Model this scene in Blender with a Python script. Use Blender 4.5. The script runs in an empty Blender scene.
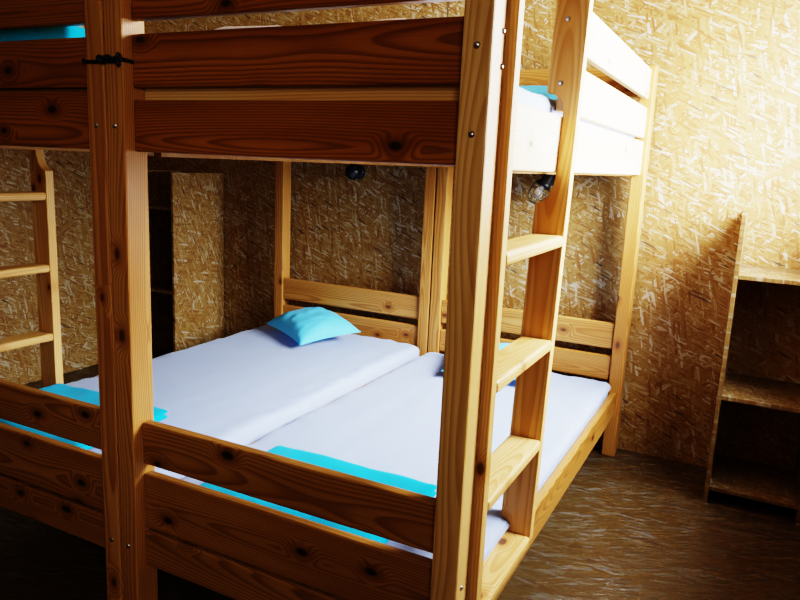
import bpy, bmesh, math, random
from mathutils import Vector, noise, Euler, Matrix
random.seed(7)
SC = bpy.context.scene
COL = SC.collection

# ------------------------------------------------------------------ node helpers
class NT:
    def __init__(self, name):
        self.m = bpy.data.materials.new(name); self.m.use_nodes = True
        self.t = self.m.node_tree; self.t.nodes.clear()
        self.out = self.t.nodes.new('ShaderNodeOutputMaterial')
    def n(self, typ, **kw):
        nd = self.t.nodes.new(typ)
        for k, v in kw.items(): setattr(nd, k, v)
        return nd
    def link(self, a, b): self.t.links.new(a, b)
    def put(self, sock, v):
        if isinstance(v, bpy.types.NodeSocket): self.link(v, sock)
        elif v is not None: sock.default_value = v
    def math(self, op, a, b=None, c=None, clamp=False):
        nd = self.n('ShaderNodeMath', operation=op, use_clamp=clamp)
        self.put(nd.inputs[0], a)
        if b is not None: self.put(nd.inputs[1], b)
        if c is not None: self.put(nd.inputs[2], c)
        return nd.outputs[0]
    def sstep(self, x, lo, hi, a=0.0, b=1.0):
        nd = self.n('ShaderNodeMapRange', interpolation_type='SMOOTHSTEP')
        self.put(nd.inputs['Value'], x)
        nd.inputs['From Min'].default_value = lo; nd.inputs['From Max'].default_value = hi
        nd.inputs['To Min'].default_value = a; nd.inputs['To Max'].default_value = b
        return nd.outputs[0]
    def mix(self, f, a, b, blend='MIX'):
        nd = self.n('ShaderNodeMix', data_type='RGBA', blend_type=blend)
        self.put(nd.inputs[0], f); self.put(nd.inputs[6], a); self.put(nd.inputs[7], b)
        return nd.outputs[2]
    def comb(self, x, y, z):
        nd = self.n('ShaderNodeCombineXYZ')
        self.put(nd.inputs[0], x); self.put(nd.inputs[1], y); self.put(nd.inputs[2], z)
        return nd.outputs[0]
    def noise(self, vec, scale, detail=2.0, rough=0.5, dist=0.0):
        nd = self.n('ShaderNodeTexNoise')
        self.link(vec, nd.inputs['Vector'])
        nd.inputs['Scale'].default_value = scale; nd.inputs['Detail'].default_value = detail
        nd.inputs['Roughness'].default_value = rough; nd.inputs['Distortion'].default_value = dist
        return nd.outputs[0]
    def ramp(self, f, stops, interp='LINEAR'):
        nd = self.n('ShaderNodeValToRGB'); cr = nd.color_ramp; cr.interpolation = interp
        while len(cr.elements) < len(stops): cr.elements.new(0.5)
        for e, (p, c) in zip(cr.elements, stops): e.position = p; e.color = (*c, 1)
        self.put(nd.inputs[0], f)
        return nd.outputs[0]
    def bsdf(self, color, rough=0.5, bump=None, bstr=0.2, bdist=0.01, spec=0.5, metallic=0.0, **kw):
        b = self.n('ShaderNodeBsdfPrincipled')
        self.put(b.inputs['Base Color'], color if isinstance(color, bpy.types.NodeSocket) else (*color, 1))
        self.put(b.inputs['Roughness'], rough); b.inputs['Metallic'].default_value = metallic
        b.inputs['Specular IOR Level'].default_value = spec
        for k, v in kw.items(): b.inputs[k.replace('_', ' ')].default_value = v
        if bump is not None:
            bp = self.n('ShaderNodeBump'); bp.inputs['Strength'].default_value = bstr
            bp.inputs['Distance'].default_value = bdist
            self.link(bump, bp.inputs['Height']); self.link(bp.outputs[0], b.inputs['Normal'])
        self.link(b.outputs[0], self.out.inputs[0])
        return self.m

def gc_vec(T):
    """grain coordinates (along, across, thickness) stored on the mesh, shifted per object"""
    a = T.n('ShaderNodeAttribute', attribute_name='gc')
    return a.outputs['Vector']

def pine(name, light, mid, dark, knot=(0.10, 0.035, 0.012), ringk=1.0, rough=0.42, knots=1.0):
    T = NT(name)
    s = T.n('ShaderNodeSeparateXYZ'); T.link(gc_vec(T), s.inputs[0])
    x, y, z = s.outputs
    l = T.n('ShaderNodeAttribute', attribute_name='lc')
    ls = T.n('ShaderNodeSeparateXYZ'); T.link(l.outputs['Vector'], ls.inputs[0])
    # knots: sparse cells in the plane of the face
    kv = T.comb(T.math('MULTIPLY', x, 4.6), T.math('MULTIPLY', y, 8.0), T.math('MULTIPLY', z, 2.0))
    vo = T.n('ShaderNodeTexVoronoi', feature='F1', voronoi_dimensions='2D'); T.link(kv, vo.inputs['Vector']); vo.inputs['Scale'].default_value = 1.0
    vc = T.n('ShaderNodeSeparateColor'); T.link(vo.outputs['Color'], vc.inputs[0])
    sel = T.sstep(vc.outputs[0], 0.66, 0.68)
    d = vo.outputs['Distance']
    # year rings round a heart that wanders slowly along the board
    n1 = T.noise(T.comb(T.math('MULTIPLY', x, 0.8), T.math('MULTIPLY', y, 0.3), 0.0), 1.3, 1.0)
    n2 = T.noise(T.comb(T.math('MULTIPLY', x, 2.0), T.math('MULTIPLY', y, 9.0), T.math('MULTIPLY', z, 9.0)), 1.0, 2.0)
    yy = ls.outputs[1]
    zz = T.math('ADD', ls.outputs[2], T.math('MULTIPLY', T.math('ADD', n1, -0.5), 0.085))
    r = T.math('SQRT', T.math('ADD', T.math('MULTIPLY', yy, yy), T.math('MULTIPLY', zz, zz)))
    r = T.math('ADD', r, T.math('MULTIPLY', n2, 0.006))
    bulge = T.math('MULTIPLY', T.sstep(d, 0.0, 0.34, 0.022, 0.0), sel)
    r = T.math('ADD', r, bulge)
    rf = T.math('FRACT', T.math('MULTIPLY', r, 165.0))
    ring = T.math('MULTIPLY', T.sstep(rf, 0.25, 0.85), T.sstep(rf, 0.88, 1.0, 1.0, 0.0))
    fib = T.noise(T.comb(T.math('MULTIPLY', x, 8.0), T.math('MULTIPLY', y, 320.0), T.math('MULTIPLY', z, 320.0)), 1.0, 2.0)
    broad = T.noise(T.comb(T.math('MULTIPLY', x, 1.1), T.math('MULTIPLY', y, 14.0), T.math('MULTIPLY', z, 8.0)), 1.0, 2.0)
    base = T.mix(T.sstep(broad, 0.35, 0.68), (*light, 1), (*mid, 1))
    c = T.mix(T.math('MULTIPLY', ring, 0.72 * ringk), base, (*dark, 1))
    c = T.mix(T.math('MULTIPLY', T.sstep(fib, 0.45, 0.75), 0.22), c, (*dark, 1))
    # knot core and halo
    jit = T.math('ADD', d, T.math('MULTIPLY', T.math('ADD', n2, -0.5), 0.12))
    halo = T.math('MULTIPLY', T.sstep(jit, 0.05, 0.26, 0.75 * knots, 0.0), sel)
    c = T.mix(halo, c, (*dark, 1))
    core = T.math('MULTIPLY', T.sstep(jit, 0.04, 0.10, 0.95 * knots, 0.0), sel)
    c = T.mix(core, c, (*knot, 1))
    return T.bsdf(c, rough, bump=T.math('MULTIPLY', ring, -1.0), bstr=0.06, bdist=0.004, spec=0.35)

def osb(name, tone=1.0, joints=(), rough=0.5, fan=1.0, warp=.05, sx=13.0, sy=95.0, tint=(1, 1, 1), black=1.0):
    T = NT(name)
    s = T.n('ShaderNodeSeparateXYZ'); T.link(gc_vec(T), s.inputs[0])
    x, y, _ = s.outputs
    w = T.noise(T.comb(x, y, 0.0), 4.0, 1.0)
    wx = T.math('ADD', x, T.math('MULTIPLY', w, warp)); wy = T.math('ADD', y, T.math('MULTIPLY', w, -warp))
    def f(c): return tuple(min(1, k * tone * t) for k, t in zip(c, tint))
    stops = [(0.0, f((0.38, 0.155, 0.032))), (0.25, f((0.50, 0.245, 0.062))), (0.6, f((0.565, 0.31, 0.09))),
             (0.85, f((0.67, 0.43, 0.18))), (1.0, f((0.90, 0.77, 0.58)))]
    col = None; hgt = None; rgh = None
    for k, (ang, th, sc) in enumerate(((15, -1, 0.8), (75, 0.45, 1.0), (130, 0.5, 1.15), (40, 0.58, 1.0), (165, 0.62, 1.3), (100, 0.66, 1.0), (-25, 0.74, 1.5))):
        a = math.radians(ang * fan); ca, sa = math.cos(a), math.sin(a)
        u = T.math('ADD', T.math('MULTIPLY', wx, ca * sx * sc), T.math('MULTIPLY', wy, sa * sx * sc))
        v = T.math('ADD', T.math('MULTIPLY', wx, -sa * sy * sc), T.math('MULTIPLY', wy, ca * sy * sc))
        uv = T.comb(T.math('ADD', u, 13.7 * k), v, 0.0)
        vo = T.n('ShaderNodeTexVoronoi', feature='F1', voronoi_dimensions='2D')
        T.link(uv, vo.inputs['Vector']); vo.inputs['Scale'].default_value = 1.0
        cs = T.n('ShaderNodeSeparateColor'); T.link(vo.outputs['Color'], cs.inputs[0])
        fb = T.noise(T.comb(T.math('MULTIPLY', u, 0.7), T.math('MULTIPLY', v, 5.0), 0.0), 1.0, 2.0)
        val = T.math('ADD', cs.outputs[1], T.math('MULTIPLY', T.math('ADD', fb, -0.5), 0.55), clamp=True)
        ck = T.ramp(val, stops)
        if k == 6 and black:
            ck = T.mix(T.sstep(cs.outputs[2], 0.965, 0.97, 0.0, 0.85 * black), ck, (0.05, 0.03, 0.025, 1))
        if col is None: col, hgt, rgh = ck, cs.outputs[2], cs.outputs[1]
        else:
            edge = T.math('ADD', cs.outputs[0], T.math('MULTIPLY', T.math('ADD', fb, -0.5), 0.10))
            mk = T.math('GREATER_THAN', edge, th)
            col = T.mix(mk, col, ck)
            hm = T.n('ShaderNodeMix', data_type='FLOAT'); T.link(mk, hm.inputs[0]); T.link(hgt, hm.inputs[2]); T.link(cs.outputs[2], hm.inputs[3]); hgt = hm.outputs[0]
            rm = T.n('ShaderNodeMix', data_type='FLOAT'); T.link(mk, rm.inputs[0]); T.link(rgh, rm.inputs[2]); T.link(cs.outputs[1], rm.inputs[3]); rgh = rm.outputs[0]
    for j in joints:
        dj = T.math('ABSOLUTE', T.math('SUBTRACT', x, j))
        col = T.mix(T.sstep(dj, 0.003, 0.005, 0.85, 0.0), col, (0.06, 0.045, 0.04, 1))
    rr = T.sstep(rgh, 0.0, 1.0, rough + 0.15, rough - 0.12)
    return T.bsdf(col, rr, bump=hgt, bstr=0.35, bdist=0.004, spec=0.45)

def cloth(name, col, rough=0.8, scale=900.0, bstr=0.15, sheen=0.2, mott=0.0):
    T = NT(name)
    tc = T.n('ShaderNodeTexCoord')
    n = T.noise(tc.outputs['Object'], scale, 2.0)
    n2 = T.noise(tc.outputs['Object'], 9.0, 3.0)
    c = T.mix(T.sstep(n2, 0.3, 0.7, 0.0, 1.0), (*[k * (1 - mott) for k in col], 1), (*col, 1))
    return T.bsdf(c, rough, bump=n, bstr=bstr, bdist=0.003, spec=0.2, Sheen_Weight=sheen)

def plain(name, col, rough=0.5, metallic=0.0, spec=0.5):
    T = NT(name)
    tc = T.n('ShaderNodeTexCoord')
    n = T.noise(tc.outputs['Object'], 60.0, 2.0)
    c = T.mix(T.sstep(n, 0.3, 0.7), (*[k * 0.88 for k in col], 1), (*col, 1))
    return T.bsdf(c, rough, metallic=metallic, spec=spec)

M = {}
M['pine'] = pine('pale_pine', (0.72, 0.44, 0.17), (0.62, 0.325, 0.10), (0.42, 0.16, 0.032), ringk=0.75)
M['pine_warm'] = pine('warm_pine', (0.55, 0.275, 0.082), (0.45, 0.20, 0.05), (0.26, 0.08, 0.015), ringk=0.9)
M['pine_red'] = pine('reddish_pine', (0.38, 0.135, 0.021), (0.29, 0.092, 0.012), (0.12, 0.030, 0.004), knot=(0.02, 0.007, 0.004), ringk=0.9)
M['pine_brown'] = pine('brown_pine', (0.43, 0.20, 0.052), (0.34, 0.145, 0.032), (0.16, 0.052, 0.009), knot=(0.02, 0.007, 0.004), ringk=0.9)
M['pine_white'] = pine('white_pine', (0.84, 0.66, 0.43), (0.76, 0.54, 0.30), (0.54, 0.29, 0.11), ringk=0.6)
M['osb'] = osb('strand_board_wall', 0.52, joints=(-1.094,))
M['osb_plain'] = osb('strand_board_panel', 0.5)
M['osb_dim'] = osb('strand_board_dim', 0.55)
M['osb_shelf_shade'] = osb('strand_board_shelf_shade', 0.30)  # board colour darkened to put shade into the shelf interiors
M['osb_floor'] = osb('strand_board_floor', 0.15, rough=0.30, fan=.22, warp=.02, sx=10.0, sy=95.0, tint=(0.92, 0.96, 1.15), black=1.0)  # blue tint stands in for cool light reflected on the floor
M['board_edge'] = plain('board_edge', (0.42, 0.34, 0.27), 0.75)
M['sheet'] = cloth('white_sheet_blue_cast', (0.33, 0.395, 0.60), 0.75, 1200, 0.08)  # white cloth with the blue of the window light mixed into its colour
M['white_wool'] = cloth('white_blanket', (0.82, 0.85, 0.92), 0.85, 500, 0.3)
M['turq'] = cloth('turquoise_towel', (0.0, 0.42, 0.70), 0.9, 420, 0.6, 0.08, 0.12)
M['pillow'] = cloth('turquoise_pillowcase', (0.13, 0.62, 0.96), 0.75, 1200, 0.08, 0.05, 0.05)
M['black'] = plain('black_lacquer', (0.008, 0.008, 0.010), 0.35)
M['cord'] = plain('black_cord', (0.010, 0.011, 0.018), 0.55)
M['steel'] = plain('zinc_bolt', (0.55, 0.54, 0.52), 0.28, 1.0)
M['frame'] = plain('white_paint', (0.75, 0.74, 0.70), 0.4)
M['plaster'] = plain('ceiling_board', (0.34, 0.22, 0.11), 0.8)
def bulb_mat():
    T = NT('bulb_glass')
    b = T.n('ShaderNodeBsdfPrincipled'); b.inputs['Base Color'].default_value = (1, .95, .85, 1)
    b.inputs['Roughness'].default_value = 0.05; b.inputs['Transmission Weight'].default_value = 0.85
    T.link(b.outputs[0], T.out.inputs[0]); return T.m
M['bulb'] = bulb_mat()
def pane_mat():
    T = NT('window_glass')
    t = T.n('ShaderNodeBsdfTransparent'); g = T.n('ShaderNodeBsdfGlossy'); g.inputs['Roughness'].default_value = 0.02
    m = T.n('ShaderNodeMixShader'); m.inputs[0].default_value = 0.05
    T.link(t.outputs[0], m.inputs[1]); T.link(g.outputs[0], m.inputs[2]); T.link(m.outputs[0], T.out.inputs[0]); return T.m
M['glass'] = pane_mat()

# ------------------------------------------------------------------ object helpers
def tag(o, label=None, cat=None, group=None, kind=None):
    if label: o['label'] = label
    if cat: o['category'] = cat
    if group: o['group'] = group
    if kind: o['kind'] = kind
    return o
def thing(name, label, cat, loc, group=None):
    o = bpy.data.objects.new(name, None); COL.objects.link(o); o.location = loc; o.empty_display_size = 0.1
    return tag(o, label, cat, group)
def wpos(p):
    v = Vector((0, 0, 0))
    while p is not None: v += p.location; p = p.parent
    return v
def obj(name, bm, mat, parent=None, smooth=False, center=None):
    """bm is in world coordinates; the object's origin goes to its centre"""
    me = bpy.data.meshes.new(name)
    if center is None:
        xs = [v.co for v in bm.verts]
        center = Vector([(min(c[i] for c in xs) + max(c[i] for c in xs)) / 2 for i in range(3)])
    bmesh.ops.translate(bm, verts=bm.verts, vec=-Vector(center))
    bm.normal_update()
    bm.to_mesh(me); bm.free()
    for m in (mat if isinstance(mat, (list, tuple)) else [mat]): me.materials.append(m)
    o = bpy.data.objects.new(name, me); COL.objects.link(o)
    o.location = Vector(center) - wpos(parent)
    o.parent = parent
    if smooth:
        for p in me.polygons: p.use_smooth = True
    return o
def set_gc(bm, axis, off=None, wide=None):
    """store grain coordinates: along, across, thickness"""
    lay = bm.verts.layers.float_vector.get('gc') or bm.verts.layers.float_vector.new('gc')
    lay2 = bm.verts.layers.float_vector.get('lc') or bm.verts.layers.float_vector.new('lc')
    hy, hz = random.uniform(-.045, .045), random.choice((-1, 1)) * random.uniform(.03, .075)
    if off is None: off = Vector((random.uniform(0, 40), random.uniform(0, 40), random.uniform(0, 40)))
    xs = [v.co for v in bm.verts]
    ext = [max(c[i] for c in xs) - min(c[i] for c in xs) for i in range(3)]
    mid = [(max(c[i] for c in xs) + min(c[i] for c in xs)) / 2 for i in range(3)]
    oth = [i for i in range(3) if i != axis]
    if wide is None: oth.sort(key=lambda i: -ext[i])
    else: oth.sort(key=lambda i: i != wide)
    for v in bm.verts:
        v[lay] = Vector((v.co[axis] - mid[axis], v.co[oth[0]] - mid[oth[0]], v.co[oth[1]] - mid[oth[1]])) + off
        v[lay2] = Vector((v.co[axis] - mid[axis], v.co[oth[0]] - mid[oth[0]] + hy, v.co[oth[1]] - mid[oth[1]] + hz))
def box_bm(x0, x1, y0, y1, z0, z1, bevel=0.005, seg=2, axis=None, wide=None, off=None):
    bm = bmesh.new()
    bmesh.ops.create_cube(bm, size=1.0)
    for v in bm.verts:
        v.co = Vector(((x0 + x1) / 2 + v.co.x * (x1 - x0), (y0 + y1) / 2 + v.co.y * (y1 - y0), (z0 + z1) / 2 + v.co.z * (z1 - z0)))
    if bevel:
        bmesh.ops.bevel(bm, geom=list(bm.edges), offset=bevel, segments=seg, profile=0.5, affect='EDGES', clamp_overlap=True)
    if axis is None: axis = max(range(3), key=lambda i: (x1 - x0, y1 - y0, z1 - z0)[i])
    set_gc(bm, axis, off, wide)
    return bm
def prism_bm(profile, y0, y1, bevel=0.003):
    """profile: (x,z) outline extruded from y0 to y1, grain along z"""
    bm = bmesh.new()
    a = [bm.verts.new((x, y0, z)) for x, z in profile]
    b = [bm.verts.new((x, y1, z)) for x, z in profile]
    n = len(profile)
    bm.faces.new(a[::-1]); bm.faces.new(b)
    for i in range(n): bm.faces.new((a[i], a[(i + 1) % n], b[(i + 1) % n], b[i]))
    bmesh.ops.recalc_face_normals(bm, faces=bm.faces)
    es = [e for e in bm.edges if len(e.link_faces) == 2 and e.calc_face_angle() > 0.9]
    if bevel: bmesh.ops.bevel(bm, geom=es, offset=bevel, segments=2, profile=0.5, affect='EDGES', clamp_overlap=True)
    set_gc(bm, 2, wide=0)
    return bm
def tube_bm(pts, rad, sides=8, closed=False, bm=None, caps=True):
    bm = bm or bmesh.new()
    pts = [Vector(p) for p in pts]; n = len(pts); rings = []
    rads = rad if isinstance(rad, (list, tuple)) else [rad] * n
    up = None
    for i, p in enumerate(pts):
        if closed: t = pts[(i + 1) % n] - pts[i - 1]
        else: t = pts[min(i + 1, n - 1)] - pts[max(i - 1, 0)]
        t.normalize()
        if up is None:
            up = Vector((0, 0, 1)) if abs(t.z) < 0.9 else Vector((1, 0, 0))
        a = t.cross(up).normalized(); b = a.cross(t).normalized(); up = b
        rings.append([bm.verts.new(p + (a * math.cos(2 * math.pi * k / sides) + b * math.sin(2 * math.pi * k / sides)) * rads[i]) for k in range(sides)])
    m = n if closed else n - 1
    for i in range(m):
        A, B = rings[i], rings[(i + 1) % n]
        for k in range(sides): bm.faces.new((A[k], A[(k + 1) % sides], B[(k + 1) % sides], B[k]))
    if not closed and caps:
        bm.faces.new(rings[0][::-1]); bm.faces.new(rings[-1])
    bmesh.ops.recalc_face_normals(bm, faces=bm.faces)
    return bm
def lathe_bm(prof, origin, direction, sides=24, bm=None):
    """prof: (radius, distance along direction)"""
    bm = bm or bmesh.new()
    d = Vector(direction).normalized()
    a = d.cross(Vector((0, 0, 1)) if abs(d.z) < 0.95 else Vector((1, 0, 0))).normalized(); b = d.cross(a)
    o = Vector(origin); rings = []
    for r, h in prof:
        rings.append([bm.verts.new(o + d * h + (a * math.cos(2 * math.pi * k / sides) + b * math.sin(2 * math.pi * k / sides)) * max(r, 1e-4)) for k in range(sides)])
    for A, B in zip(rings, rings[1:]):
        for k in range(sides): bm.faces.new((A[k], A[(k + 1) % sides], B[(k + 1) % sides], B[k]))
    bm.faces.new(rings[0][::-1]); bm.faces.new(rings[-1])
    bmesh.ops.recalc_face_normals(bm, faces=bm.faces)
    return bm
def soft_box_bm(x0, x1, y0, y1, z0, z1, r, nx, ny, nz, fn=None):
    """rounded box with an even grid on every side; fn moves each vertex"""
    bm = bmesh.new(); L = ((x0, x1, nx), (y0, y1, ny), (z0, z1, nz)); cache = {}
    def vert(i, j, k):
        key = (i, j, k)
        if key not in cache:
            def pos(idx, ax):
                a, b, n = L[ax]; return a + (b - a) * idx / n
            p = Vector((pos(i, 0), pos(j, 1), pos(k, 2)))
            q = Vector([min(max(p[a], L[a][0] + min(r, (L[a][1] - L[a][0]) / 2)), L[a][1] - min(r, (L[a][1] - L[a][0]) / 2)) for a in range(3)])
            d = p - q
            if d.length > 1e-9: 
                mx = max(abs(c) for c in d)
                p = q + d.normalized() * mx
            cache[key] = bm.verts.new(p)
        return cache[key]
    def face(a, b, c, d):
        try: bm.faces.new((a, b, c, d))
        except ValueError: pass
    for i in range(nx):
        for j in range(ny):
            face(vert(i, j, nz), vert(i + 1, j, nz), vert(i + 1, j + 1, nz), vert(i, j + 1, nz))
            face(vert(i, j, 0), vert(i, j + 1, 0), vert(i + 1, j + 1, 0), vert(i + 1, j, 0))
    for i in range(nx):
        for k in range(nz):
            face(vert(i, 0, k), vert(i + 1, 0, k), vert(i + 1, 0, k + 1), vert(i, 0, k + 1))
            face(vert(i, ny, k), vert(i, ny, k + 1), vert(i + 1, ny, k + 1), vert(i + 1, ny, k))
    for j in range(ny):
        for k in range(nz):
            face(vert(0, j, k), vert(0, j, k + 1), vert(0, j + 1, k + 1), vert(0, j + 1, k))
            face(vert(nx, j, k), vert(nx, j + 1, k), vert(nx, j + 1, k + 1), vert(nx, j, k + 1))
    if fn:
        for v in bm.verts: v.co = fn(v.co.copy())
    bmesh.ops.recalc_face_normals(bm, faces=bm.faces)
    return bm

# ------------------------------------------------------------------ measures (metres)
W = 0.0632          # post width
PD = 0.079          # post depth
XL = -1.0464        # outer left face of the right-hand bed
XLL = -2.0988       # outer left face of the left-hand bed
D = 2.117           # front face of the head posts
WALL = 2.25
XWR, XWLf, YF, ZC = .84, -3.27, -2.7, 2.55

# ------------------------------------------------------------------ the room
def struct(name, bm, mat): return tag(obj(name, bm, mat), kind='structure')
def slab(name, x0, x1, y0, y1, z0, z1, mat, axis, wide, off):
    return struct(name, box_bm(x0, x1, y0, y1, z0, z1, 0, axis=axis, wide=wide, off=off), mat)
cx = (XWLf + XWR) / 2
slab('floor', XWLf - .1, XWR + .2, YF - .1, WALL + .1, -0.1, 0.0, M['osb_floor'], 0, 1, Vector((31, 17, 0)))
slab('ceiling', XWLf - .1, XWR + .2, YF - .1, WALL + .1, ZC, ZC + .1, M['plaster'], 0, 1, Vector((5, 7, 0)))
# gc.x of the rear wall equals world x, so the board joint lands where it should
slab('wall_back', XWLf, XWR, WALL, WALL + .1, 0, ZC, M['osb'], 0, 2, Vector((cx, 0.3, 0)))
slab('wall_left', XWLf - .1, XWLf, YF - .1, WALL + .1, 0, ZC, M['osb_plain'], 1, 2, Vector((3.3, 9.1, 0)))
# right wall with two window openings, the second one added behind the camera for fill light
slab('wall_front', XWLf, XWR, YF - .1, YF, 0, ZC, M['osb_dim'], 0, 2, Vector((13.3, 4.1, 0)))
WY0, WY1, WZ0, WZ1 = 0.70, 2.05, 1.27, 2.25
VY0, VY1 = -2.25, -1.35
def holed_wall(name, us, zs, place, holes):
    bm = bmesh.new(); lay = bm.verts.layers.float_vector.new('gc')
    for a in range(len(us) - 1):
        for b in range(len(zs) - 1):
            if (a, b) in holes: continue
            r = bmesh.ops.create_cube(bm, size=1.0)
            for v in r['verts']:
                u = (us[a] + us[a + 1]) / 2 + v.co.x * (us[a + 1] - us[a]); z = (zs[b] + zs[b + 1]) / 2 + v.co.z * (zs[b + 1] - zs[b])
                v[lay] = Vector((u + 7.3, z + 2.1, 0))
                v.co = Vector(place(u, v.co.y, z))
    return struct(name, bm, M['osb_dim'])
def window(name, u0, u1, z0, z1, place):
    win = bpy.data.objects.new(name, None); COL.objects.link(win); win.location = place((u0 + u1) / 2, 0, z0); tag(win, kind='structure')
    bm = bmesh.new(); f = .05
    um = (u0 + u1) / 2
    for a, b, c, d in ((u0, u1, z0, z0 + f), (u0, u1, z1 - f, z1), (u0, u0 + f, z0 + f, z1 - f), (u1 - f, u1, z0 + f, z1 - f), (um - .03, um + .03, z0 + f, z1 - f)):
        r = bmesh.ops.create_cube(bm, size=1.0)
        for v in r['verts']: v.co = Vector(place((a + b) / 2 + v.co.x * (b - a), v.co.y * .4, (c + d) / 2 + v.co.z * (d - c)))
    obj('window_frame', bm, M['frame'], win)
    bm = bmesh.new()
    r = bmesh.ops.create_cube(bm, size=1.0)
    for v in r['verts']: v.co = Vector(place(um + v.co.x * (u1 - u0 - 2 * f), v.co.y * .04, (z0 + z1) / 2 + v.co.z * (z1 - z0 - 2 * f)))
    obj('window_pane', bm, M['glass'], win)
pr_ = lambda u, t, z: (XWR + .08 + t * .16, u, z)
holed_wall('wall_right', [YF - .16, VY0, VY1, WY0, WY1, WALL + .1], [0, WZ0, WZ1, ZC], pr_, ((1, 1), (3, 1)))
window('window_1', WY0, WY1, WZ0, WZ1, pr_)
window('fill_window', VY0, VY1, WZ0, WZ1, pr_)  # unseen window, added to let in fill from behind the camera

# ------------------------------------------------------------------ bunk beds
def bolt(parent, p, d, r=0.0075):
    bm = lathe_bm([(r * 1.0, -0.003), (r * 1.0, 0.001), (r * .85, .003), (r * .45, .0045), (0.0, .005)], p, d, 14)
    return obj('bolt', bm, M['steel'], parent, smooth=True)

def bunk_bed(label, mirror):
    if not mirror: fx = lambda x: x; sg = 1
    else: fx = lambda x: XLL - x; sg = -1
    root = thing('bunk_bed', label, 'bunk bed', (fx(-0.5232), 1.1, 0), 'pine bunk beds pushed together')
    def ly(z): return .545 if mirror else .515 + (z - .35) * .10
    def B(name, x0, x1, y0, y1, z0, z1, mat='pine', bevel=.005, parent=root, **k):
        a, b = sorted((fx(x0), fx(x1)))
        return obj(name, box_bm(a, b, y0, y1, z0, z1, bevel, **k), M[mat], parent)
    xi = XL + W                       # inner face of the post on the neighbour's side
    HP = 1.8725
    pf = B('post', -W, 0, 0, PD, 0, HP, 'pine', wide=0)
    pn = B('post', XL, xi, 0, PD, 0, HP, 'pine_warm', wide=0)
    pr = B('post', -W, 0, D, D + PD, 0, HP, 'pine_warm', wide=0)
    pq = B('post', XL, xi, D, D + PD, 0, HP, 'pine_warm', wide=0)
    # foot end planks, set back from the post faces
    y0, y1 = .032, .064
    top3 = 1.5207 if not mirror else 1.546
    for z0, z1, m, mk in ((1.717, 1.846, 'pine_red', 1), (1.5524, 1.683, 'pine_red', 1), (1.391, top3, 'pine_red', 1),
                      (.518, .643, 'pine_brown', 0), (.322, .489, 'pine_brown', 0), (.200, .3115, 'pine_brown', 0)):
        B('foot_plank', xi, -W, y0, y1, z0, z1, m, .006, wide=2)
    B('end_rail', xi, -W, .068, .092, 1.43, 1.575, 'pine', .006, wide=2)
    # head end planks
    for z0, z1 in ((.544, .672), (.385, .507), (1.738, 1.866), (1.565, 1.692)):
        B('head_plank', xi, -W, D + .012, D + .042, z0, z1, 'pine_warm', .006, wide=2)
    # side rails of the two bed levels
    B('side_rail', -.05, -.02, PD, D, .215, .335, 'pine_brown', .006, wide=2)
    B('side_rail', XL, XL + .014, PD, D, .215, .372 if not mirror else .33, 'pine_warm', .006, wide=2)
    B('side_rail', -.05, -.02, PD, D, 1.386, 1.538, 'pine_white', .006, wide=2)
    B('side_rail', XL + .02, XL + .05, PD, D, 1.386, 1.53, 'pine', .006, wide=2)
    # guard planks beside the ladder opening
    B('guard_plank', -.05, -.02, ly(1.7) + .02, D, 1.552, 1.687, 'pine_white', .006, wide=2)
    B('guard_plank', -.05, -.02, ly(1.7) + .02, D, 1.726, 1.857, 'pine_white', .006, wide=2)
    # slatted bases, one part each
    for zb in (.235, 1.405):
        bm = bmesh.new()
        for k in range(13):
            yy = .14 + k * .155
            r = bmesh.ops.create_cube(bm, size=1.0)
            for v in r['verts']:
                v.co = Vector((fx(-.5232 + v.co.x * .90), yy + v.co.y * .07, zb + .01 + v.co.z * .02))
        for s in (-.065, -.981):
            r = bmesh.ops.create_cube(bm, size=1.0)
            for v in r['verts']:
                v.co = Vector((fx(s + v.co.x * .028), 1.1 + v.co.y * 1.98, zb - .0125 + v.co.z * .025))
        set_gc(bm, 0, wide=1)
        obj('slatted_base', bm, M['pine_warm'], root)
    # ladder hooked over the upper side rail
    lad = bpy.data.objects.new('ladder', None); COL.objects.link(lad); lad.parent = root
    lad.location = Vector((fx(-.025), .36, .335)) - root.location
    def sh(x, z): return fx(x)
    def stringer(ya, yb, slope=0):
        xo, xin, xn = .022, -.070, -.0195
        pr_ = [(xo, .337), (xo, 1.90), (xin, 1.90), (xin, 1.60)]
        for k in range(1, 8):
            t = k / 8 * math.pi / 2
            pr_.append((xin + (xn - xin) * math.sin(t), 1.60 - .055 * (1 - math.cos(t))))
        pr_ += [(xn, 1.545), (xn, 1.385)]
        for k in range(1, 9):
            t = k / 8 * math.pi / 2
            pr_.append((xn - (xn - xin) * (1 - math.cos(t)), 1.385 - .085 * math.sin(t)))
        pr_.append((xin, .337))
        prof = [(sh(x, z) if not (xn - 1e-6 < x < xn + 1e-6) else fx(xn), z) for x, z in pr_]
        if mirror: prof = prof[::-1]
        bm = prism_bm(prof, ya, yb)
        for v in bm.verts: v.co.y += slope * (v.co.z - .35)
        return obj('stringer', bm, M['pine'], lad)
    stringer(PD + .001, PD + .034)
    st2 = stringer(ly(.35), ly(.35) + .036, 0 if mirror else .10)
    for zt in (1.216, .927, .641, .357):
        a, b = sorted((sh(.024, zt), sh(-.070, zt)))
        obj('rung', box_bm(a, b, PD + .034, ly(zt - .016) + .002, zt - .032, zt, .010, 3, wide=0), M['pine'], lad)
    # bolts seen in the photograph
    for p, zz in ((pf, (1.621, 1.454, .268)), (pn, (1.454, .268))):
        xx = -.031 if p is pf else XL + .031
        for z in zz: bolt(p, (fx(xx), 0, z), (0, -1, 0))
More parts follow.
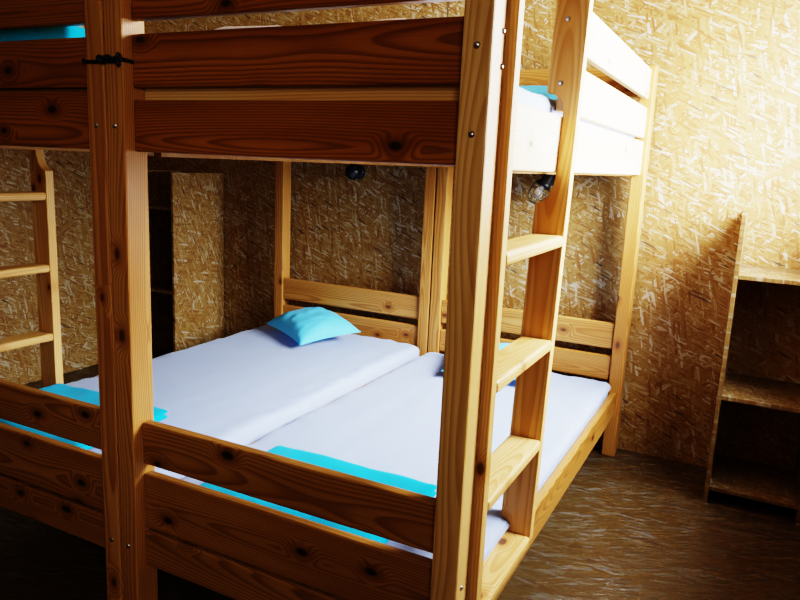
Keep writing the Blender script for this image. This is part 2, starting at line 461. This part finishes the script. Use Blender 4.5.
    for y, z in ((.055, 1.655), (.058, 1.588), (.03, .46)):
        bolt(pf, (fx(0), y, z), (sg, 0, 0), .006)
    for z in (1.794, 1.625): bolt(st2, (fx(-.034), ly(z), z), (0, -1, 0))
    return root
bunk_bed('pine bunk bed with its ladder on the right, beside the open floor', False)
bunk_bed('pine bunk bed at the left, cut off by the photo edge, ladder far left', True)

# ------------------------------------------------------------------ mattresses
def mattress(name, label, x0, x1, z0, z1, seed, grp):
    def fn(p):
        tz = (p.z - z0) / (z1 - z0)
        w = noise.noise(Vector((p.x * 3 + seed, p.y * 3, seed))) * .006 + noise.noise(Vector((p.x * 14, p.y * 5 + seed, 1))) * .004
        p.z += w * tz
        if p.z > .35 and p.z < 1: p.x += .016 * max(0, min(1, (p.z - .35) / .02)) * max(0, min(1, (p.x - x1 + .2) / .2)) * (1 if x1 > -.5 else 0)
        e = min(p.x - x0, x1 - p.x, p.y - .075, 2.075 - p.y)
        if e < .06:   # tucked sheet wrinkles along the rim
            s = noise.noise(Vector((p.x * 22 + seed, p.y * 22, p.z * 9)))
            p.z += s * .008 * tz
            cx_, cy_ = (x0 + x1) / 2, 1.07
            p.x += s * .004 * (1 if p.x > cx_ else -1) * .8
        return p
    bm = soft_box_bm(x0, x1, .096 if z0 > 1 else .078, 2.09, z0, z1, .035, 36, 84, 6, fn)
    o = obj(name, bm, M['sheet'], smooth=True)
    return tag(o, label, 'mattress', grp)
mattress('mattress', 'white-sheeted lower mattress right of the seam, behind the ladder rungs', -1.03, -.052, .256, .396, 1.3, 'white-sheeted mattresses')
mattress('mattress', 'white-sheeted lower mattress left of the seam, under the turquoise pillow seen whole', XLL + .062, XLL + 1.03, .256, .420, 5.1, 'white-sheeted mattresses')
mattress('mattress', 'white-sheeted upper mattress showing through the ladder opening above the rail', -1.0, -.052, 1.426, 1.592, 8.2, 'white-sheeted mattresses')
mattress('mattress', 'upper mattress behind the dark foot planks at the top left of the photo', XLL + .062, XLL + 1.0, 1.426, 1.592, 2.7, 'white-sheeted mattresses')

# ------------------------------------------------------------------ pillows and towels
def pillow(label, c, sx, sy, h, rz, tilt=(0, 0), seed=0, mat='pillow', grp='turquoise pillows'):
    n = 40; bm = bmesh.new(); top = {}; bot = {}
    R = Euler((tilt[0], tilt[1], rz)).to_matrix()
    for i in range(n + 1):
        for j in range(n + 1):
            u = i / n * 2 - 1; v = j / n * 2 - 1
            e = (1 - abs(u) ** 2.6) * (1 - abs(v) ** 2.6)
            th = h / 2 * max(e, 0) ** .52
            pin = 1 - .10 * (1 - abs(v) ** 2) * abs(u) ** 3
            pin2 = 1 - .10 * (1 - abs(u) ** 2) * abs(v) ** 3
            x = u * sx / 2 * pin; y = v * sy / 2 * pin2
            rad = math.hypot(u, v)
            wr = noise.noise(Vector((u * 3.2 + seed, v * 3.2, 0))) * .006 + noise.noise(Vector((u * 7 + seed, v * 2.5, 3))) * .004
            edge = min(1, max(0, e) * 3)
            top[i, j] = bm.verts.new(R @ Vector((x, y, th + wr * edge)) + Vector(c))
            if 0 < i < n and 0 < j < n: bot[i, j] = bm.verts.new(R @ Vector((x, y, -th * .55 + wr * .3 * edge)) + Vector(c))
            else: bot[i, j] = top[i, j]
    for i in range(n):
        for j in range(n):
            bm.faces.new((top[i, j], top[i + 1, j], top[i + 1, j + 1], top[i, j + 1]))
            f = (bot[i, j], bot[i, j + 1], bot[i + 1, j + 1], bot[i + 1, j])
            if len(set(f)) == 4 and not all(k in top.values() for k in ()): 
                try: bm.faces.new(f)
                except ValueError: pass
    bmesh.ops.recalc_face_normals(bm, faces=bm.faces)
    return tag(obj('pillow', bm, M[mat], smooth=True), label, 'pillow', grp)
pillow('plump turquoise pillow lying skewed on the left lower mattress before the headboard', (-1.625, 1.84, .478), .46, .36, .18, math.radians(-30), (math.radians(6), math.radians(2)), 1.0)
pillow('turquoise pillow on the right lower mattress, mostly hidden by the ladder', (-.56, 1.86, .46), .46, .38, .13, math.radians(10), (math.radians(8), 0), 4.0)
pillow('turquoise pillow on the right upper bunk, glimpsed under its headboard', (-.52, 1.93, 1.69), .46, .28, .10, math.radians(4), (math.radians(32), 0), 7.0)

def folded(name, label, cat, x0, x1, y0, y1, z0, z1, mat, seed, layers=2, rz=0.0, grp=None, humps=()):
    cxx, cyy = (x0 + x1) / 2, (y0 + y1) / 2
    def fn(p):
        t = (p.z - z0) / (z1 - z0)
        p.z += t * (noise.noise(Vector((p.x * 5 + seed, p.y * 5, 0))) * .010 + noise.noise(Vector((p.x * 16 + seed, p.y * 9, 2))) * .004)
        for hx, hw, hh in humps: p.z += t * hh * max(0, 1 - ((p.x - hx) / hw) ** 4)
        g = math.cos(t * layers * 2 * math.pi)         # rounded folds on the rim
        k = .006 * g
        w = noise.noise(Vector((p.x * 6, p.y * 6, seed))) * .010
        if p.x < x0 + .02: p.x += k + w
        if p.x > x1 - .02: p.x -= k - w
        if p.y < y0 + .02: p.y += k + w
        if p.y > y1 - .02: p.y -= k - w
        q = Matrix.Rotation(rz, 3, 'Z') @ (p - Vector((cxx, cyy, 0)))
        return q + Vector((cxx, cyy, 0))
    bm = soft_box_bm(x0, x1, y0, y1, z0, z1, min(.018, (z1 - z0) / 2), 36, 26, 10, fn)
    return tag(obj(name, bm, M[mat], smooth=True), label, cat, grp)
folded('towel', 'folded turquoise towel at the foot of the right lower mattress', 'towel', -.875, -.275, .12, .525, .400, .438, 'turq', 2.0, grp='folded turquoise towels')
folded('towel', 'folded turquoise towel at the foot of the left lower mattress', 'towel', -1.94, -1.355, .11, .50, .424, .464, 'turq', 9.0, grp='folded turquoise towels')
folded('blanket', 'turquoise blanket folded on the left upper bunk, seen between two foot planks', 'blanket', -1.95, -1.30, .10, .42, 1.600, 1.738, 'turq', 5.0, 4)
folded('blanket', 'white blanket folded on the right upper bunk, its top just above a foot plank', 'blanket', -.90, -.19, .09, .40, 1.600, 1.682, 'white_wool', 3.0, 4, humps=((-.67, .14, .022), (-.29, .07, .024)))

# ------------------------------------------------------------------ shelf units
def shelf_unit(label, x0, x1, yf, yb, ztop, zs, sidemat):
    t = .018
    root = thing('shelf_unit', label, 'shelf', ((x0 + x1) / 2, (yf + yb) / 2, 0), 'strand board shelf units')
    for a in (x0, x1 - t):
        obj('side_panel', box_bm(a, a + t, yf, yb, 0, ztop, .0012, 1, axis=2, wide=1), M[sidemat], root)
    for z in zs:
        obj('shelf', box_bm(x0 + t, x1 - t, yf + .002, yb, z - t, z, .0012, 1, axis=0, wide=1), M['osb_shelf_shade'], root)
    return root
shelf_unit('open strand board shelf unit at the right edge, casting a shadow on the wall', .43, .805, 1.83, 2.245, 1.25, (1.005, .49, .08), 'osb_shelf_shade')
shelf_unit('dim strand board shelf unit in the left rear corner behind the bunk posts', -2.985, -2.60, 1.80, 2.245, 1.277, (1.07, .56, .08), 'osb')

# ------------------------------------------------------------------ wall lamps
def wall_lamp(label, x, z, d, dome=False):
    root = thing('wall_lamp', label, 'lamp', (x, WALL, z), 'black caged wall lamps')
    obj('wall_plate', lathe_bm([(.042, 0), (.042, .012), (.034, .022), (.012, .026)], (x, WALL - .0005, z), (0, -1, 0)), M['black'], root, smooth=True)
    d = Vector(d).normalized(); elbow = Vector((x, WALL - .07, z + .004))
    obj('arm', tube_bm([(x, WALL - .024, z), (x, WALL - .05, z + .004), elbow], .011, 10), M['black'], root, smooth=True)
    s0 = elbow - d * .02
    if dome:
        obj('lamp_shade', lathe_bm([(.020, -.01), (.034, .0), (.043, .022), (.044, .05), (.040, .068), (.030, .08), (.012, .086), (0, .087)], s0, d, 32), M['black'], root, smooth=True)
        return root
    obj('socket', lathe_bm([(.016, 0), (.027, .006), (.029, .05), (.040, .062), (.041, .074), (.030, .078)], s0, d), M['black'], root, smooth=True)
    b0 = s0 + d * .076
    bulb = obj('bulb', lathe_bm([(.012, 0), (.014, .012), (.026, .035), (.027, .048), (.018, .064), (.0, .070)], b0, d), M['bulb'], root, smooth=True)
    a = d.cross(Vector((0, 0, 1))).normalized(); b = d.cross(a)
    bm = bmesh.new()
    prof = [(.040, 0), (.046, .03), (.045, .06), (.033, .088), (.012, .098)]
    for k in range(8):
        t = 2 * math.pi * k / 8
        rad = a * math.cos(t) + b * math.sin(t)
        tube_bm([b0 - d * .006 + rad * r + d * h for r, h in prof], .0018, 5, bm=bm)
    for r, h in ((.046, .03), (.044, .066), (.012, .098)):
        tube_bm([b0 - d * .006 + d * h + (a * math.cos(2 * math.pi * k / 20) + b * math.sin(2 * math.pi * k / 20)) * r for k in range(20)], .0018, 5, closed=True, bm=bm)
    obj('wire_cage', bm, M['black'], root, smooth=True)
    return root
wall_lamp('black caged wall lamp glimpsed between the ladder uprights under the right upper bunk', -.465, 1.352, (-.42, -.30, -.85))
wall_lamp('black wall lamp under the left upper bunk, above the pillow seen whole', -1.60, 1.33, (.5, -.84, -.2), True)

# ------------------------------------------------------------------ cord tying the two front posts
def cord():
    xa, xb, ya, yb, z = XL - .0065 - W - .004, XL + W + .003, -.005, PD + .005, 1.615
    root = thing('tie_cord', 'black cord knotted round the two middle front posts', 'cord', ((xa + xb) / 2, 0, z))
    pts = []
    r = .006
    for cx_, cy_, a0 in ((xa + r, ya + r, 180), (xb - r, ya + r, 270), (xb - r, yb - r, 0), (xa + r, yb - r, 90)):
        for k in range(5):
            a = math.radians(a0 + k * 22.5); pts.append((cx_ + math.cos(a) * r, cy_ + math.sin(a) * r, z + .003 * math.sin(len(pts))))
    obj('loop', tube_bm(pts, .0048, 8, closed=True), M['cord'], root, smooth=True)
    kp = []
    kx = XL + .012
    for k in range(40):
        t = k / 39 * 2 * math.pi * 2.5
        kp.append((kx + .016 * math.cos(t * .4) , -.011 + .006 * math.cos(t), z + .006 * math.sin(t) + .002))
    obj('knot', tube_bm(kp, .0055, 8), M['cord'], root, smooth=True)
    for s in (1, -1):
        tp = [(kx + .012, -.013, z), (kx + .03, -.015, z + .001 * s), (kx + .045, -.012, z + .005 * s), (kx + .054, -.010, z + .014 * s)]
        obj('cord_end', tube_bm(tp, [.0045, .0045, .0045, .006], 8), M['cord'], root, smooth=True)
cord()

# ------------------------------------------------------------------ light
def area(name, loc, target, sx, sy, power, color, spread=180):
    l = bpy.data.lights.new(name, 'AREA'); l.shape = 'RECTANGLE'; l.size = sx; l.size_y = sy; l.energy = power; l.color = color
    l.spread = math.radians(spread)
    o = bpy.data.objects.new(name, l); COL.objects.link(o); o.location = loc
    d = Vector(target) - Vector(loc); o.rotation_euler = d.to_track_quat('-Z', 'Y').to_euler()
    return o
area('daylight', (XWR + .50, 1.30, 1.85), (-1.0, 1.0, .9), 1.5, 1.3, 430, (.82, .92, 1.0), 180)
area('fill_rear', (XWR + .30, (VY0 + VY1) / 2, 1.75), (-.8, 0, .7), .9, 1.0, 10.5, (1.0, .95, .88), 100)  # added fill lamp, brightens the faces turned to the camera
w = bpy.data.worlds.new('World'); SC.world = w; w.use_nodes = True
bg = w.node_tree.nodes['Background']; bg.inputs[0].default_value = (.55, .72, 1.0, 1); bg.inputs[1].default_value = .5

# ------------------------------------------------------------------ camera
cam = bpy.data.cameras.new('camera'); co = bpy.data.objects.new('camera', cam); COL.objects.link(co)
co.location = (.4913, -1.3243, 1.3929); co.rotation_euler = (1.3779, -.0444, .4725)
cam.sensor_fit = 'HORIZONTAL'; cam.sensor_width = 36; cam.lens = 702.82 / 800 * 36; cam.clip_start = .02
SC.camera = co
SC.view_settings.view_transform = 'Filmic'
SC.view_settings.look = 'Very High Contrast'
SC.view_settings.exposure = 0.42
